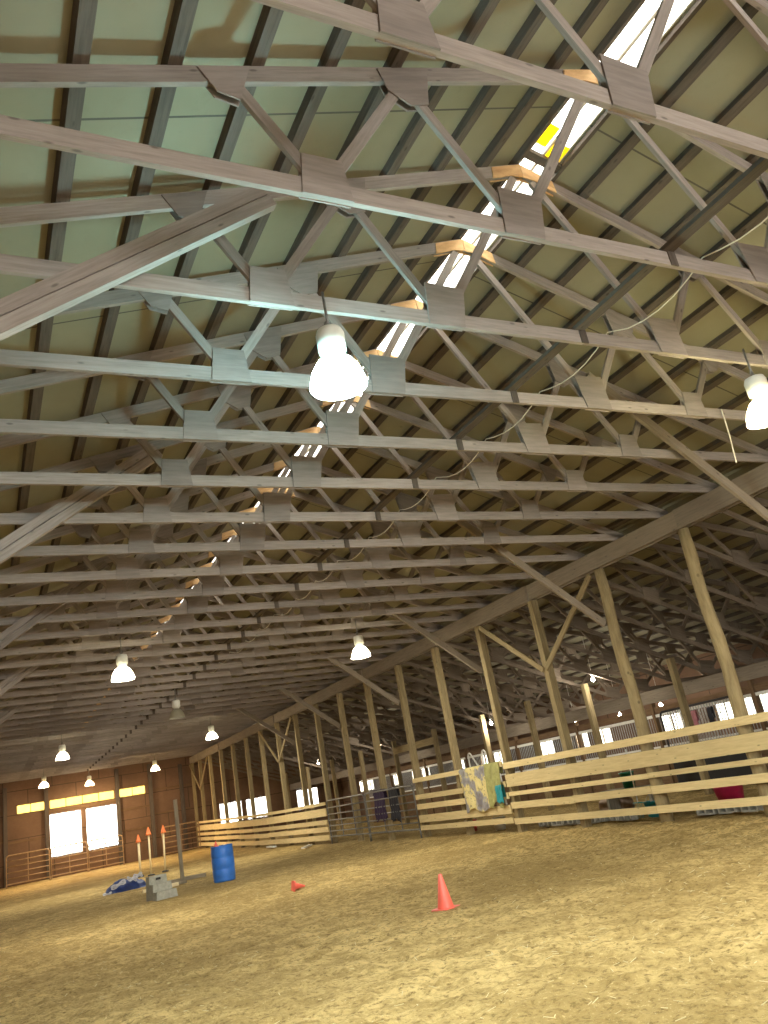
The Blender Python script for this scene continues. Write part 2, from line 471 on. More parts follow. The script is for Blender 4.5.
# ------------------------------------------------------------------ main trusses
ZC = 5.30
def make_truss():
    t = thing('roof_truss', 'x', 'roof truss', (RX, 0, ZC), 0, 'trusses across the arena roof')
    def P(x, z, y=0): return (x - RX, y, z - ZC)
    def board(name, mat, x0, z0, x1, z1, h, y=0, th=.042):
        mb = MB(); d = Vector((x1 - x0, 0, z1 - z0)); n = Vector((-d.z, 0, d.x)).normalized()
        if n.z < 0: n = -n
        mb.beam(P(x0, z0, y), P(x1, z1, y), th, h, n); return mb.build(name, mat, t)
    bc = board('bottom_chord', M['truss'], EL + .05, ZC + .07, RX + .18, ZC + .07, .14)
    board('bottom_chord', M['truss'], RX + .18, ZC + .068, ER - .05, ZC + .068, .136)
    mb = MB(); mb.beam(P(RX + .19, ZC - .004, -.026), P(RX + .19, ZC + .146, -.026), .085, .012, (0, 1, 0)); mb.build('gap_shade_strip', M['purlin'], bc)  # dark strip stands in for the shaded gap where the chord breaks
    for sg in (-1, 1):
        e = EL - .2 if sg < 0 else ER - .05
        board('top_chord', M['truss'], RX, chord_low(RX) + .074, e, chord_low(e) + .074, .14)
        for (a, za, b, zb) in ((3.12, ZC + .1, 3.72, 6.28), (3.08, ZC + .1, 2.24, 6.62), (1.46, ZC + .1, 2.22, 6.62), (1.40, ZC + .1, .12, 7.32)):
            o = board('web', M['truss'], RX + sg * a, za, RX + sg * b, zb, .088, y=.001 * sg, th=.038)
        # gusset plates, on both faces of the truss
        def plate(name, pts, mat=M['ply'], ys=(-.024, .034)):
            mb = MB()
            for y in ys: mb.prism([P(RX + sg * a, z, y) for a, z in pts], (0, -.012, 0))
            return mb.build(name, mat, t)
        plate('gusset_plate', [(1.24, ZC - .005), (1.62, ZC - .01), (1.58, ZC + .44), (1.16, ZC + .42)])
        plate('gusset_plate', [(2.90, ZC - .005), (3.28, ZC - .005), (3.24, ZC + .34), (2.94, ZC + .34)])
        zt = chord_low(RX + 2.22)
        plate('gusset_plate', [(1.98, zt + .20), (2.46, zt + .045), (2.40, zt - .16), (2.22, zt - .26), (2.05, zt - .20)])
        zt = chord_low(RX + 3.7)
        plate('gusset_plate', [(3.52, zt + .19), (3.90, zt + .065), (3.78, zt - .12), (3.62, zt - .15)])
        zr = chord_low(RX)
        plate('ridge_plate', [(0.004, zr + .13), (.40, zr - .005), (.42, zr - .15), (0.34, zr - .13), (.16, zr - .055), (0.004, zr - .04)], M['osb'])
    return t
T0 = make_truss()
NT = 38
TY = [2.575 + 1.225 * k for k in range(NT)]
special = {0: 'grey timber roof truss nearest the camera, crossing the top edge of the picture',
           1: 'grey timber roof truss, second from the camera, with a plate left of centre',
           2: 'grey timber roof truss, third from the camera, with left knee brace nailed to it',
           3: 'grey timber roof truss, fourth from the camera, just in front of the bright lamp'}
for k, y in enumerate(TY):
    if k in special: lab = special[k]
    elif k < 20: lab = 'grey timber roof truss, %s from the camera along the arena' % ordn(k + 1)
    else: lab = 'dim grey timber roof truss far down the arena, beyond the twentieth from the camera'
    if k == 0:
        T0.location.y = y; T0['label'] = lab
    else: dup(T0, (RX, y, ZC), label=lab)

# runner board under the bottom chords near the middle, and the cable that follows it
mb = MB(); mb.beam((0, 0, 0), (0, 46.8, 0), .12, .04)
o = mb.build('runner_board', M['purlin']); o.location = (5.38, 2.0, ZC + .162)
tag(o, 'long dark board lying across the truss bottom chords right of the skylight', 'board')
pts = []
for k in range(16):
    y0, y1 = TY[k], TY[k + 1]
    for j in range(6):
        s = j / 6
        pts.append((0.22 + .04 * math.sin(k * 2.1), y0 + (y1 - y0) * s - 2.575, .18 - .14 * 4 * s * (1 - s)))
mb = MB(); mb.tube(pts, .006, 6)
o = mb.build('power_cable', M['wire']); o.location = (5.6, 2.575, ZC)
tag(o, 'thin pale cable slung from truss to truss beside the long dark board', 'cable')
mb = MB(); mb.tube([(0, 0, .12), (0, 0, 0), (-.02, 0, -.3), (-.07, 0, -.66)], .009, 6)
o = mb.build('loose_cable', M['wire']); o.location = (8.75, 6.18, 5.28)
tag(o, 'short pale cord hanging below a truss left of the right-hand lamp', 'cord')

# ------------------------------------------------------------------ left knee braces
KY = [4.90, 9.80, 14.70, 19.60, 24.50]
for i, y in enumerate(KY):
    t = thing('knee_brace', 'doubled plank knee brace rising from the left wall, %s from the camera' % ordn(i + 1), 'brace',
              (-1.13, y, 3.9), 0, 'knee braces on the left')
    x1, z1 = 2.18, 6.30
    for dz in (-.059, .059):
        mb = MB(); d = Vector((x1 + 1.13, 0, z1 - 3.9)); n = Vector((-d.z, 0, d.x)).normalized()
        mb.beam(n * dz + d.normalized() * (.05 if dz < 0 else .1), d + n * dz, .085 if dz < 0 else .07, .105, n)
        mb.build('plank', M['truss'], t)

# ------------------------------------------------------------------ posts, header, braces on the right
PX = 11.28
PY = [7.17 + 2.33 * k for k in range(18)] + [48.7]
for i, y in enumerate(PY):
    g = ground_z(PX, y)
    mb = MB()
    H = 4.92 - g
    if i in (0, 1, 2):
        n = 10
        mb.tube([(.03 * math.sin(j * 1.3 + i) * (j % n != 0), .0, -.1 + (H + .1) * j / n) for j in range(n + 1)],
                [.125 - .02 * j / n + .006 * math.sin(j * 2.3) for j in range(n + 1)], 14)
        kind = 'round'
    else:
        mb.beam((0, 0, -.1), (0, 0, H), .15, .17, (1, 0, 0)); kind = 'square'
    o = mb.build('barn_post', M['post']); o.location = (PX, y, g)
    where = 'from the right edge' if i else 'nearest the camera'
    if i == 0: lab = 'round yellowish timber post just beyond the right edge of the picture, under the long header'
    elif i == 18: lab = 'dark timber post against the end wall where the header beam ends'
    elif i in (1, 2): lab = 'round yellowish timber post behind the board fence, %s from the right' % ordn(i)
    else: lab = 'square timber post under the long header beam, %s from the right' % ordn(i)
    tag(o, lab, 'post', 'posts under the arena header')
hb = thing('header_beam', 'long brown timber header beam carried by the row of posts on the right', 'beam', (PX, 4.84, 4.92))
ya = 4.84
for i in range(10):
    yb = min(ya + 4.66, 48.95)
    mb = MB(); off = -.10 if i % 2 == 0 else -.06
    mb.box(off - .022, off + .022, ya - 4.84 + .003, yb - 4.84 - .003, 0 + (.02 if i % 2 else 0), .36)
    mb.box(.06, .104, ya - 4.84 + .003, yb - 4.84 - .003, .01, .36)
    mb.build('header_board', M['header'], hb); ya = yb
# V braces along the header
for n, yc in enumerate((PY[3], PY[11], PY[17])):
    lab = ['pair of yellowish V braces on the post right of the middle, up to the header',
           'pair of V braces on a far post halfway down the fence', 'pair of V braces on the last post before the end wall'][n]
    t = thing('v_brace', lab, 'brace', (PX - .105, yc, 3.36), 0, 'V braces under the header')
    for s in (-1, 1):
        mb = MB(); mb.beam((-.0, s * .05, 0), (0, s * 2.15, 1.50), .04, .12, (0, -s * 1.5, 2.2)); mb.build('plank', M['post'], t)
# knee braces from posts up into the arena trusses
for i, k in enumerate((0, 2, 4, 6, 8, 10)):
    y = PY[k] + .13
    t = tag((lambda mb: (mb.beam((0, 0, 0), (-3.45, 0, 2.66), .06, .14, (2.66, 0, 3.45)), mb.build('knee_brace', M['header']))[1])(MB()),
            'brown knee brace rising left from the post row, %s from the camera' % ordn(i + 1), 'brace', 'knee braces on the right')
    t.location = (PX - .10, y, 3.82)

# ------------------------------------------------------------------ lean-to trusses
def make_lean():
    t = thing('lean_to_truss', 'x', 'roof truss', (LX0, 0, 4.90), 0, 'trusses over the stall aisle')
    def P(x, z, y=0): return (x - LX0, y, z - 4.90)
    def board(name, x0, z0, x1, z1, h, th=.04):
        mb = MB(); d = Vector((x1 - x0, 0, z1 - z0)); n = Vector((-d.z, 0, d.x)).normalized()
        if n.z < 0: n = -n
        mb.beam(P(x0, z0), P(x1, z1), th, h, n); return mb.build(name, M['lean'], t)
    low = lambda x: 4.98 - .385 * (x - 11.25) if x < 16.9 else 2.84
    board('bottom_chord', LX0 + .12, low(LX0 + .12) + .05, 16.95, 2.81 + .05, .10)
    board('bottom_chord', 16.85, 2.88, LX1 - .1, 2.88, .10)
    board('top_chord', LX0 + .12, lean_low(LX0 + .12) + .06, LX1 - .1, lean_low(LX1 - .1) + .06, .13)
    J = [(12.3, 13.0), (13.9, 13.1), (13.9, 14.8), (15.7, 14.9), (15.7, 16.8), (18.4, 16.95), (18.4, 19.6)]
    for a, b in J: board('web', a, lean_low(a) + .02, b, low(b) + .1, .085)
    for b, w, h in ((13.05, .22, .30), (14.85, .24, .32), (16.86, .26, .34)):
        mb = MB()
        for y in (-.022, .032): mb.prism([P(b - w, low(b - w) - .005, y), P(b + w, (low(b + w) if b < 16 else 2.83) - .005, y), P(b + w, low(b) + h, y), P(b - w * .8, low(b) + h + .05, y)], (0, -.01, 0))
        mb.build('gusset_plate', M['lean'], t)
    for a in (13.9, 15.7, 18.4):
        mb = MB()
        for y in (-.022, .032): mb.prism([P(a - .2, lean_low(a - .2) + .10, y), P(a - .16, lean_low(a) - .18, y), P(a + .16, lean_low(a) - .2, y), P(a + .2, lean_low(a + .2) + .10, y)], (0, -.01, 0))
        mb.build('gusset_plate', M['lean'], t)
    return t
LT = make_lean()
for i, k in enumerate(range(5, NT)):
    y = TY[k]
    lab = ('sloping timber truss over the stall aisle, %s from the right edge' % ordn(i + 1)) if i < 12 else 'sloping timber truss over the stall aisle, far along behind the posts'
    if i == 0: LT.location.y = y; LT['label'] = lab
    else: dup(LT, (LX0, y, 4.90), label=lab)
for i in range(14):
    x = 11.75 + .62 * i
    mb = MB(); mb.beam((0, 0, 0), (0, 45.9, 0), .09, .068, (.185, 0, 1))
    o = mb.build('purlin', M['purlin']); o.location = (x, 3, lean_low(x) + .14 + .034)
    tag(o, 'dark purlin of the stall aisle roof, %s to the right of the header' % ordn(i + 1), 'purlin', 'purlins over the stall aisle')

# inner aisle posts
IY = [14.65, 18.05, 20.9, 23.65, 27.1, 30.6, 34.1, 37.6, 41.1, 44.6]
for i, y in enumerate(IY):
    mb = MB(); mb.beam((0, 0, -.1), (0, 0, 3.28), .14, .16, (1, 0, 0))
    o = mb.build('aisle_post', M['post']); o.location = (15.5, y, .05)
    tag(o, 'shorter timber post in the stall aisle behind the fence, %s from the right' % ordn(i + 1), 'post', 'posts in the stall aisle')
mb = MB(); mb.beam((0, 0, 0), (0, 3.5, 0), .04, .26); o = mb.build('cross_board', M['post']); o.location = (15.409, 27.06, 2.92)
tag(o, 'short pale board across two aisle posts left of the draped blankets', 'board')

# ------------------------------------------------------------------ stall fronts
SX = 17.3
mb = MB(); mb.beam((0, 0, 0), (0, 42.5, 0), .12, .34)
o = mb.build('stall_header', M['header']); o.location = (17.22, 6.4, 2.645)
tag(o, 'long dark beam over the stall fronts under the low truss ends', 'beam')
def make_stall():
    t = thing('horse_stall', 'x', 'stall front', (SX, 0, .05), 0, 'stall fronts along the aisle')
    W = 3.5
    mb = MB()
    for k in range(6): mb.box(-.02, .02, .06, W - .06, .02 + k * .195, .02 + k * .195 + .188)
    mb.build('plank_wall', M['stall'], t)
    mb = MB()
    for k in range(34):
        y = .12 + k * (W - .24) / 33
        mb.tube([(0, y, 1.2), (0, y, 2.02)], .011, 6, caps=False)
    mb.build('bar_grille', M['bars'], t)
    mb = MB(); mb.box(-.04, .04, .05, W - .05, 2.02, 2.10); mb.box(-.04, .04, .05, W - .05, 1.19, 1.24); mb.build('rail', M['white'], t)
    mb = MB(); mb.box(-.025, .025, .05, W - .05, 2.13, 2.30); mb.build('top_board', M['stall'], t)
    for y in (.0, ):
        mb = MB(); mb.box(-.07, .07, y - .05, y + .05, 0, 2.42); mb.build('post', M['stall'], t)
    return t
S0 = make_stall()
SY = [10.5 + 3.5 * k for k in range(8)]
for i, y in enumerate(SY):
    lab = 'horse stall front of planks and vertical bars, %s from the right edge' % ordn(i + 1)
    if i == 0: S0.location.y = y; S0['label'] = lab
    else: dup(S0, (SX, y, .05), label=lab)
# black framed sliding stall gate with bars
t = thing('stall_gate', 'black framed barred stall gate with rounded top corners, behind the round posts', 'gate', (17.0, 14.45, .06))
mb = MB()
fr = [(0, 0, .05), (0, 0, 2.0)] + [(0, .12 - .12 * math.cos(a), 2.0 + .12 * math.sin(a)) for a in (.4, .8, 1.2, 1.57)] + \
     [(0, 2.43 + .12 * math.sin(a), 2.12 - .12 * (1 - math.cos(a))) for a in (.4, .8, 1.2, 1.57)] + [(0, 2.55, .05)]
mb.tube(fr, .03, 8, closed=True); mb.build('frame', M['black'], t)
mb = MB()
for k in range(26): mb.tube([(0, .1 + k * .094, .9), (0, .1 + k * .094, 2.1)], .010, 6, caps=False)
mb.build('bar_grille', M['bars'], t)
mb = MB(); mb.box(-.02, .02, .03, 2.52, .06, .92); mb.build('lower_panel', M['black'], t)
o = MB()
def cloth(name, mat, w, h, loc, axis='y', fold=.03, seed=0, thick=.012, hem=0.0, nw=22, nh=26, taper=0.0, top=.06):
    """hanging cloth in the y-z plane, draped over a rail at its top; sags into folds"""
    mb = MB(); V = []; th = thick
    def pt(u, v, s):
        y = (u - .5) * w * (1 - taper * v) ; z = -v * h
        f = fold * math.sin(u * 13 + seed + 2 * math.sin(v * 2.2 + seed)) * (.25 + v) + fold * .6 * noise.noise(Vector((u * 4 + seed, v * 3, seed)))
        x = -abs(f) * .8 - .01 - (s * th)
        z += hem * math.sin(u * 9 + seed) * v + hem * .7 * noise.noise(Vector((u * 2, seed, 1))) * v
        return (x, y, z)
    idx = {}
    for s in (0, 1):
        for j in range(nh + 1):
            for i in range(nw + 1):
                idx[s, i, j] = len(mb.v); mb.v.append(pt(i / nw, j / nh, s))
    def quad(a, b, c, d, uv):
        mb.f.append((a, b, c, d)); mb.uv.extend(uv); mb.sm.append(True)
    for j in range(nh):
        for i in range(nw):
            uv = [(i / nw * w, j / nh * h), ((i + 1) / nw * w, j / nh * h), ((i + 1) / nw * w, (j + 1) / nh * h), (i / nw * w, (j + 1) / nh * h)]
            quad(idx[0, i, j], idx[0, i + 1, j], idx[0, i + 1, j + 1], idx[0, i, j + 1], uv)
            quad(idx[1, i, j + 1], idx[1, i + 1, j + 1], idx[1, i + 1, j], idx[1, i, j], uv[::-1])
    per = [(i, 0) for i in range(nw)] + [(nw, j) for j in range(nh)] + [(i, nh) for i in range(nw, 0, -1)] + [(0, j) for j in range(nh, 0, -1)]
    for k in range(len(per)):
        a = per[k]; b = per[(k + 1) % len(per)]
        quad(idx[1, *a], idx[1, *b], idx[0, *b], idx[0, *a], [(0, 0)] * 4)
    # flap going back over the rail and down behind it
    n = len(mb.v)
    prof = [(0.0, 0), (-.005, .02), (.03, .035), (.075, .02), (.085, -.12), (.09, -.25)]
    for (dx, dz) in prof:
        for i in range(nw + 1):
            p = pt(i / nw, 0, 0); mb.v.append((p[0] + dx + .0, p[1], p[2] + dz))
    for j in range(len(prof) - 1):
        for i in range(nw):
            a = n + j * (nw + 1) + i
            quad(a, a + nw + 1, a + nw + 2, a + 1, [(i / nw * w, -j * .05), (i / nw * w, -j * .05 - .05), ((i + 1) / nw * w, -j * .05 - .05), ((i + 1) / nw * w, -j * .05)])
    o = mb.build(name, mat); o.location = loc
    return o
o = cloth('halter', M['rose'], .16, .42, (16.94, 15.75, 2.0), fold=.03, seed=2)
tag(o, 'pink lead rope and halter bundle hung on the black stall gate', 'halter')
o = cloth('hanging_cloth', M['darkcloth'], .16, .4, (16.94, 15.2, 2.0), fold=.04, seed=4)
tag(o, 'dark cloth hung on the black stall gate beside the pink halter', 'cloth')

# ------------------------------------------------------------------ walls
def wall_obj(name, mat, rects, axis, pos, th):
    """rects (a0,a1,z0,z1) in the wall plane"""
    mb = MB()
    for a0, a1, z0, z1 in rects:
        if axis == 'x':   # wall across x at y=pos
            P = lambda a, z, k: (a, pos + k * th, z)
        else: P = lambda a, z, k: (pos + k * th, a, z)
        c = [(a0, z0), (a1, z0), (a1, z1), (a0, z1)]; uv = c
        mb.poly([P(a, z, 0) for a, z in c], list(uv)); mb.poly([P(a, z, 1) for a, z in c[::-1]], list(uv[::-1]))
        for i in range(4):
            j = (i + 1) % 4; mb.poly([P(*c[i], 0), P(*c[i], 1), P(*c[j], 1), P(*c[j], 0)], [uv[i], uv[i], uv[j], uv[j]])
    return struct(mb.build(name, mat))
EY = 49.0
# openings of the end wall: door leaves, three transom strips, two lean-to windows
DO = [(3.45, 5.12), (5.30, 6.98)]; DZ = (1.22, 3.42)
TRZ = (3.66, 4.16); TR = [(1.86, 3.28), (3.48, 6.90), (7.12, 8.60)]
LW = [(12.70, 14.10), (14.32, 15.75)]; LWZ = (1.25, 2.42); LW2 = (17.55, 19.0)
def tile(xa, xb, za, zb, holes):
    xs = sorted({xa, xb, *[h[0] for h in holes], *[h[1] for h in holes]}); zs = sorted({za, zb, *[h[2] for h in holes], *[h[3] for h in holes]})
    out = []
    for z0, z1 in zip(zs, zs[1:]):
        run = None
        for x0, x1 in zip(xs, xs[1:]):
            hole = any(h[0] <= x0 and x1 <= h[1] and h[2] <= z0 and z1 <= h[3] for h in holes)
            if hole:
                if run: out.append((*run, z0, z1)); run = None
            else: run = (run[0], x1) if run else (x0, x1)
        if run: out.append((*run, z0, z1))
    return out
holes = [(*d, *DZ) for d in DO] + [(*t_, *TRZ) for t_ in TR] + [(*w, *LWZ) for w in LW] + [(*LW2, *LWZ)]
rects = tile(-1.3, 21.0, -.1, 5.3, holes)
n = 24
wall_obj('wall_back', M['wall'], rects, 'x', EY, .12)
# gable triangle above
mb = MB(); pts = [(-1.3, 5.3), (11.55, 5.3), (11.55, roof_under(11.55)), (RX, roof_under(RX)), (-1.3, roof_under(-1.3))]
mb.poly([(x, EY, z) for x, z in pts], pts); mb.poly([(x, EY + .12, z) for x, z in pts[::-1]], pts[::-1]); struct(mb.build('wall_gable', M['wall']))
wall_obj('wall_added_front', M['wall'], tile(-1.3, 21.0, -.1, 7.8, [(1.6, 8.8, -.1, 4.6)]), 'x', -9.0, -.12)  # unseen wall, added to cut daylight; its opening is sized for the light
wall_obj('wall_left', M['wall'], [(-9, 49, -.1, 5.45)], 'y', -1.15, -.12)
# outer wall of the lean-to with a row of windows
WO = []
y = 9.2; k = 0
while y < 46:
    WO.append((y, y + 1.0, 1.6, 2.25)); (k % 2 == 0) and WO.append((y + 1.3, y + 2.1, 1.6, 2.25)); y += 3.5; k += 1
wall_obj('wall_right', M['wall'], tile(-9, 49, -.1, 3.9, WO), 'y', LX1 + .02, .12)
wn = 2
def window(xa, xb, za, zb, axis, pos, mat, mull=0, name=None, fm=None):
    global wn
    if name is None: name = 'window_%d' % wn; wn += 1
    r = bpy.data.objects.new(name, None); COL.objects.link(r); struct(r)
    P = (lambda a, z, d=0: (a - xa, d, z - za)) if axis == 'x' else (lambda a, z, d=0: (d, a - xa, z - za))
    r.location = (xa, pos, za) if axis == 'x' else (pos, xa, za)
    mb = MB(); mb.prism([P(xa, za), P(xb, za), P(xb, zb), P(xa, zb)], (0, .01, 0) if axis == 'x' else (.01, 0, 0)); mb.build('pane', mat, r)
    mb = MB(); w = .05
    for (a, b) in (((xa, za + w / 2), (xb, za + w / 2)), ((xa, zb - w / 2), (xb, zb - w / 2)), ((xa + w / 2, za), (xa + w / 2, zb)), ((xb - w / 2, za), (xb - w / 2, zb))):
        mb.beam(P(*a, -.02), P(*b, -.02), w, w * .8)
    for k in range(mull):
        x = xa + (xb - xa) * (k + 1) / (mull + 1); mb.beam(P(x, za, -.02), P(x, zb, -.02), .035, .04)
    mb.build('frame', fm or M['stall'], r)
    return r
for d in DO: window(*d, *DZ, 'x', EY + .05, M['doorpanel'], 0, 'door_%d' % (DO.index(d) + 1))
for t_, m_ in zip(TR, (1, 3, 1)): window(*t_, *TRZ, 'x', EY + .05, M['transom'], m_)
for w in LW: window(*w, *LWZ, 'x', EY + .05, M['doorpanel'], 1)
window(*LW2, *LWZ, 'x', EY + .05, M['doorpanel'], 1)
for w in WO: window(*w, 'y', LX1 + .06, M['pane'], 1)
# wall posts (dark studs) and girts on the end wall
for i, (x, z1) in enumerate(((1.32, 5.1), (3.34, 5.25), (7.04, 5.25), (8.85, 5.25), (10.6, 5.0))):
    mb = MB(); mb.beam((0, 0, -.1), (0, 0, z1 - .2), .16, .2, (1, 0, 0)); o = mb.build('trim_%d' % (i + 1), M['purlin']); o.location = (x, EY - .10, .2); struct(o)
for i, (xa, xb, z) in enumerate(((7.14, 8.76, 1.9), (7.14, 8.76, 3.0), (8.94, 11.1, 2.5), (8.94, 11.1, 3.8), (-1.1, 1.22, 2.4), (-1.1, 1.22, 3.8), (1.44, 3.24, 2.3), (3.44, 6.94, 3.54), (1.44, 3.24, 1.2))):
    mb = MB(); mb.beam((0, 0, 0), (xb - xa, 0, 0), .04, .10); o = mb.build('trim_%d' % (i + 6), M['stall']); o.location = (xa, EY - .022, z); struct(o)

# ------------------------------------------------------------------ board fences
def fence(label, y0, y1, rails, breaks, x=PX - .168):
    t = thing('board_fence', label, 'fence', (x, y0, ground_z(x, y0)))
    g0 = ground_z(x, y0)
    for r, (z0, z1) in enumerate(rails):
        bs = breaks[r % len(breaks)]
        cuts = [y0] + [b for b in bs if y0 < b < y1] + [y1]
        for a, b in zip(cuts, cuts[1:]):
            j = random.uniform(-.012, .012); j2 = random.uniform(-.012, .012)
            ga = ground_z(x, a) - g0; gb = ground_z(x, b) - g0
            mb = MB(); mb.beam((0, a - y0 + .004, (z0 + z1) / 2 + j + ga), (0, b - y0 - .004, (z0 + z1) / 2 + j2 + gb), .04, z1 - z0)
            mb.build('rail', M['fence'], t)
    return t
P_ = PY
RL = [(1.42, 1.56), (1.00, 1.28), (.79, .88), (.51, .65), (.17, .30)]
RL = [(a, b) for a, b in RL]
fence('pale five-rail board fence at right, from the frame edge to the draped blankets', P_[0], P_[4] - .02, RL,
      [[P_[2] - 5], [P_[0] + .1], [P_[2]], [P_[2] + .0, P_[3]], [P_[2]]])
RL2 = [(1.48, 1.60), (1.02, 1.15), (.76, .90), (.42, .61), (.21, .33)]
fence('short pale five-rail board fence between the pipe gate and the draped blankets', P_[4] + .02, P_[6], RL2, [[]])
RL3 = [(1.30, 1.41), (.93, 1.20), (.67, .82), (.41, .58), (.12, .30)]
fence('long pale five-rail board fence down the far right side to the end wall', P_[9], P_[17] + 1.2, RL3,
      [[P_[11], P_[13], P_[15]], [P_[12], P_[14], P_[16]]])

# ------------------------------------------------------------------ steel pipe gates
def pipe_gate(name, label, loc, rot, L, zs, nv, mat, r=.022, group=None, feet=True):
    t = thing(name, label, 'gate' if name == 'pipe_gate' else 'fence panel', loc, rot, group)
    mb = MB(); z0, z1 = zs[0], zs[-1]; c = .12
    fr = [(0, 0, z0), (0, 0, z1 - c), (c * .3, 0, z1 - c * .3), (c, 0, z1), (L - c, 0, z1), (L - c * .3, 0, z1 - c * .3), (L, 0, z1 - c), (L, 0, z0)]
    mb.tube(fr, r * 1.15, 8, closed=True); mb.build('frame', mat, t)
    for z in zs[1:-1]:
        mb = MB(); mb.tube([(0.01, 0, z), (L - .01, 0, z)], r * .85, 8); mb.build('bar', mat, t)
    for k in range(nv):
        x = L * (k + 1) / (nv + 1); mb = MB(); mb.box(x - .02, x + .02, -.012 - r, .012 - r, z0, z1); mb.build('upright', mat, t)
    if feet:
        for x in (0, L):
            mb = MB(); mb.tube([(x, -.0, z0 + .02), (x, 0, .0)], r * 1.1, 8); mb.build('leg', mat, t)
    return t
gz = ground_z(PX - .13, 24)
zz = [.24, .42, .60, .78, .98, 1.2, 1.44]
pipe_gate('pipe_gate', 'grey steel pipe gate beside the short board fence, right-hand one of two', (PX - .16, 21.25, gz), math.pi / 2, 3.4, zz, 2, M['steel'], .024, 'pipe gates in the fence line')
pipe_gate('pipe_gate', 'grey steel pipe gate next to the far board fence, left-hand one of two', (PX - .16, 24.72, gz), math.pi / 2, 3.3, zz, 2, M['steel'], .024, 'pipe gates in the fence line')
# panels along the far end
zz2 = [.15, .42, .69, .96, 1.23, 1.5]
pn = [(-.9, 1.25, 'farthest left, running off the frame'), (1.3, 2.0, 'left of the bright door'), (3.4, 1.75, 'before the left bright door leaf'), (5.22, 1.75, 'before the right bright door leaf'),
      (9.0, 2.05, 'in the corner by the far board fence')]
for x, L, w in pn:
    pipe_gate('pipe_fence', 'brown pipe rail panel by the end wall, ' + w, (x, 47.6 if x > 3 and x < 7 else 47.4, ground_z(x, 47.5)), 0, L, zz2, 1, M['pipe'], .03, 'pipe panels along the end wall')

# ------------------------------------------------------------------ things on and behind the fence
XF = PX - .195
o = cloth('horse_blanket', M['blanket'], 1.38, 1.02, (XF, 17.80, 1.62), fold=.05, seed=1.3, hem=.05, taper=.18)
tag(o, 'yellow and grey patterned blanket draped over the fence', 'blanket')
o = cloth('cloth', M['olive'], .66, .90, (XF - .005, 16.92, 1.63), fold=.07, seed=3.1, hem=.10, taper=.1)
tag(o, 'olive green cloth hanging on the fence beside the patterned blanket', 'cloth')
o = cloth('towel', M['teal'], .26, .36, (XF - .075, 16.70, 1.10), fold=.02, seed=5.3, hem=.02)
tag(o, 'small teal cloth hanging low at the right end of the olive cloth on the fence', 'cloth')
o = cloth('horse_blanket', M['purple'], .8, .85, (PX - .13, 23.6, 1.5), fold=.05, seed=2.2, hem=.05)
tag(o, 'dark purple blanket hung over the grey pipe gate', 'blanket')
o = cloth('horse_blanket', M['darkcloth'], .6, .9, (PX - .13, 22.6, 1.5), fold=.06, seed=4.2, hem=.06)
tag(o, 'black blanket hung over the grey pipe gate beside the purple one', 'blanket')

def bucket(name, label, mat, loc, r0, r1, h, handle=True):
    t = thing(name, label, 'bucket' if 'bucket' in name else 'tub', loc)
    mb = MB(); w = .012
    mb.lathe([(0.001, 0), (r0, 0), (r1, h), (r1 + .015, h), (r1 + .015, h + .02), (r1 - w, h + .02), (r0 - w, w), (.001, w)], 28); mb.build('body', mat, t)
    if handle:
        mb = MB(); mb.tube([(r1 * math.cos(a), 0, h - .02 + .0 + r1 * .9 * math.sin(a)) for a in [math.pi * k / 14 for k in range(15)]], .005, 6); mb.build('handle', M['bars'], t)
    return t
bucket('feed_tub', 'wide pink rubber tub behind the fence at far right', M['pink'], (12.95, 11.75, .06), .22, .28, .36, False)
bucket('water_bucket', 'blue bucket behind the bottom fence rail near the second round post', M['teal'], (12.1, 12.95, .06), .15, .19, .28)
bucket('water_bucket', 'green bucket set on the wooden bench behind the fence', M['green'], (12.3, 13.72, .64), .12, .15, .30)
# bench / pallets / blocks behind the bottom rail
t = thing('bench', 'low weathered wooden bench behind the fence under the green bucket', 'bench', (12.3, 13.7, .05))
mb = MB(); mb.box(-.18, .18, -.8, .8, .54, .59); mb.build('seat', M['greywood'], t)
for sy in (-.65, .65):
    mb = MB(); mb.box(-.15, .15, sy - .03, sy + .03, 0, .54); mb.build('leg', M['greywood'], t)
def cinder(loc, rot, label):
    t = MB(); L, W, H = .39, .19, .19
    for x in (-L / 2, -.02, L / 2 - .03):   # webs
        t.box(x + .0, x + (.03 if x != -.02 else .04), -W / 2 + .03, W / 2 - .03, 0, H)
    t.box(-L / 2, L / 2, -W / 2, -W / 2 + .03, 0, H); t.box(-L / 2, L / 2, W / 2 - .03, W / 2, 0, H)
    # laid on its side so that the cores show
    for i, v in enumerate(t.v): t.v[i] = (v[0], v[2] - H / 2, v[1] + W / 2)
    o = t.build('cinder_block', M['concrete']); o.location = loc; o.rotation_euler = (0, 0, rot)
    tag(o, label, 'block', 'concrete blocks behind the fence'); return o
for k in range(7):
    cinder((11.75 + .03 * (k % 2), 13.4 + .46 * k, .06), math.pi / 2 + .05 * math.sin(k * 3), 'hollow concrete block in the row behind the bottom rail, %s from the right' % ordn(k + 1))
for k in range(3):
    cinder((11.85, 10.35 + .5 * k, .06), math.pi / 2 + .1 * (k - 1), 'hollow concrete block near the pink tub, %s from the right' % ordn(k + 1))
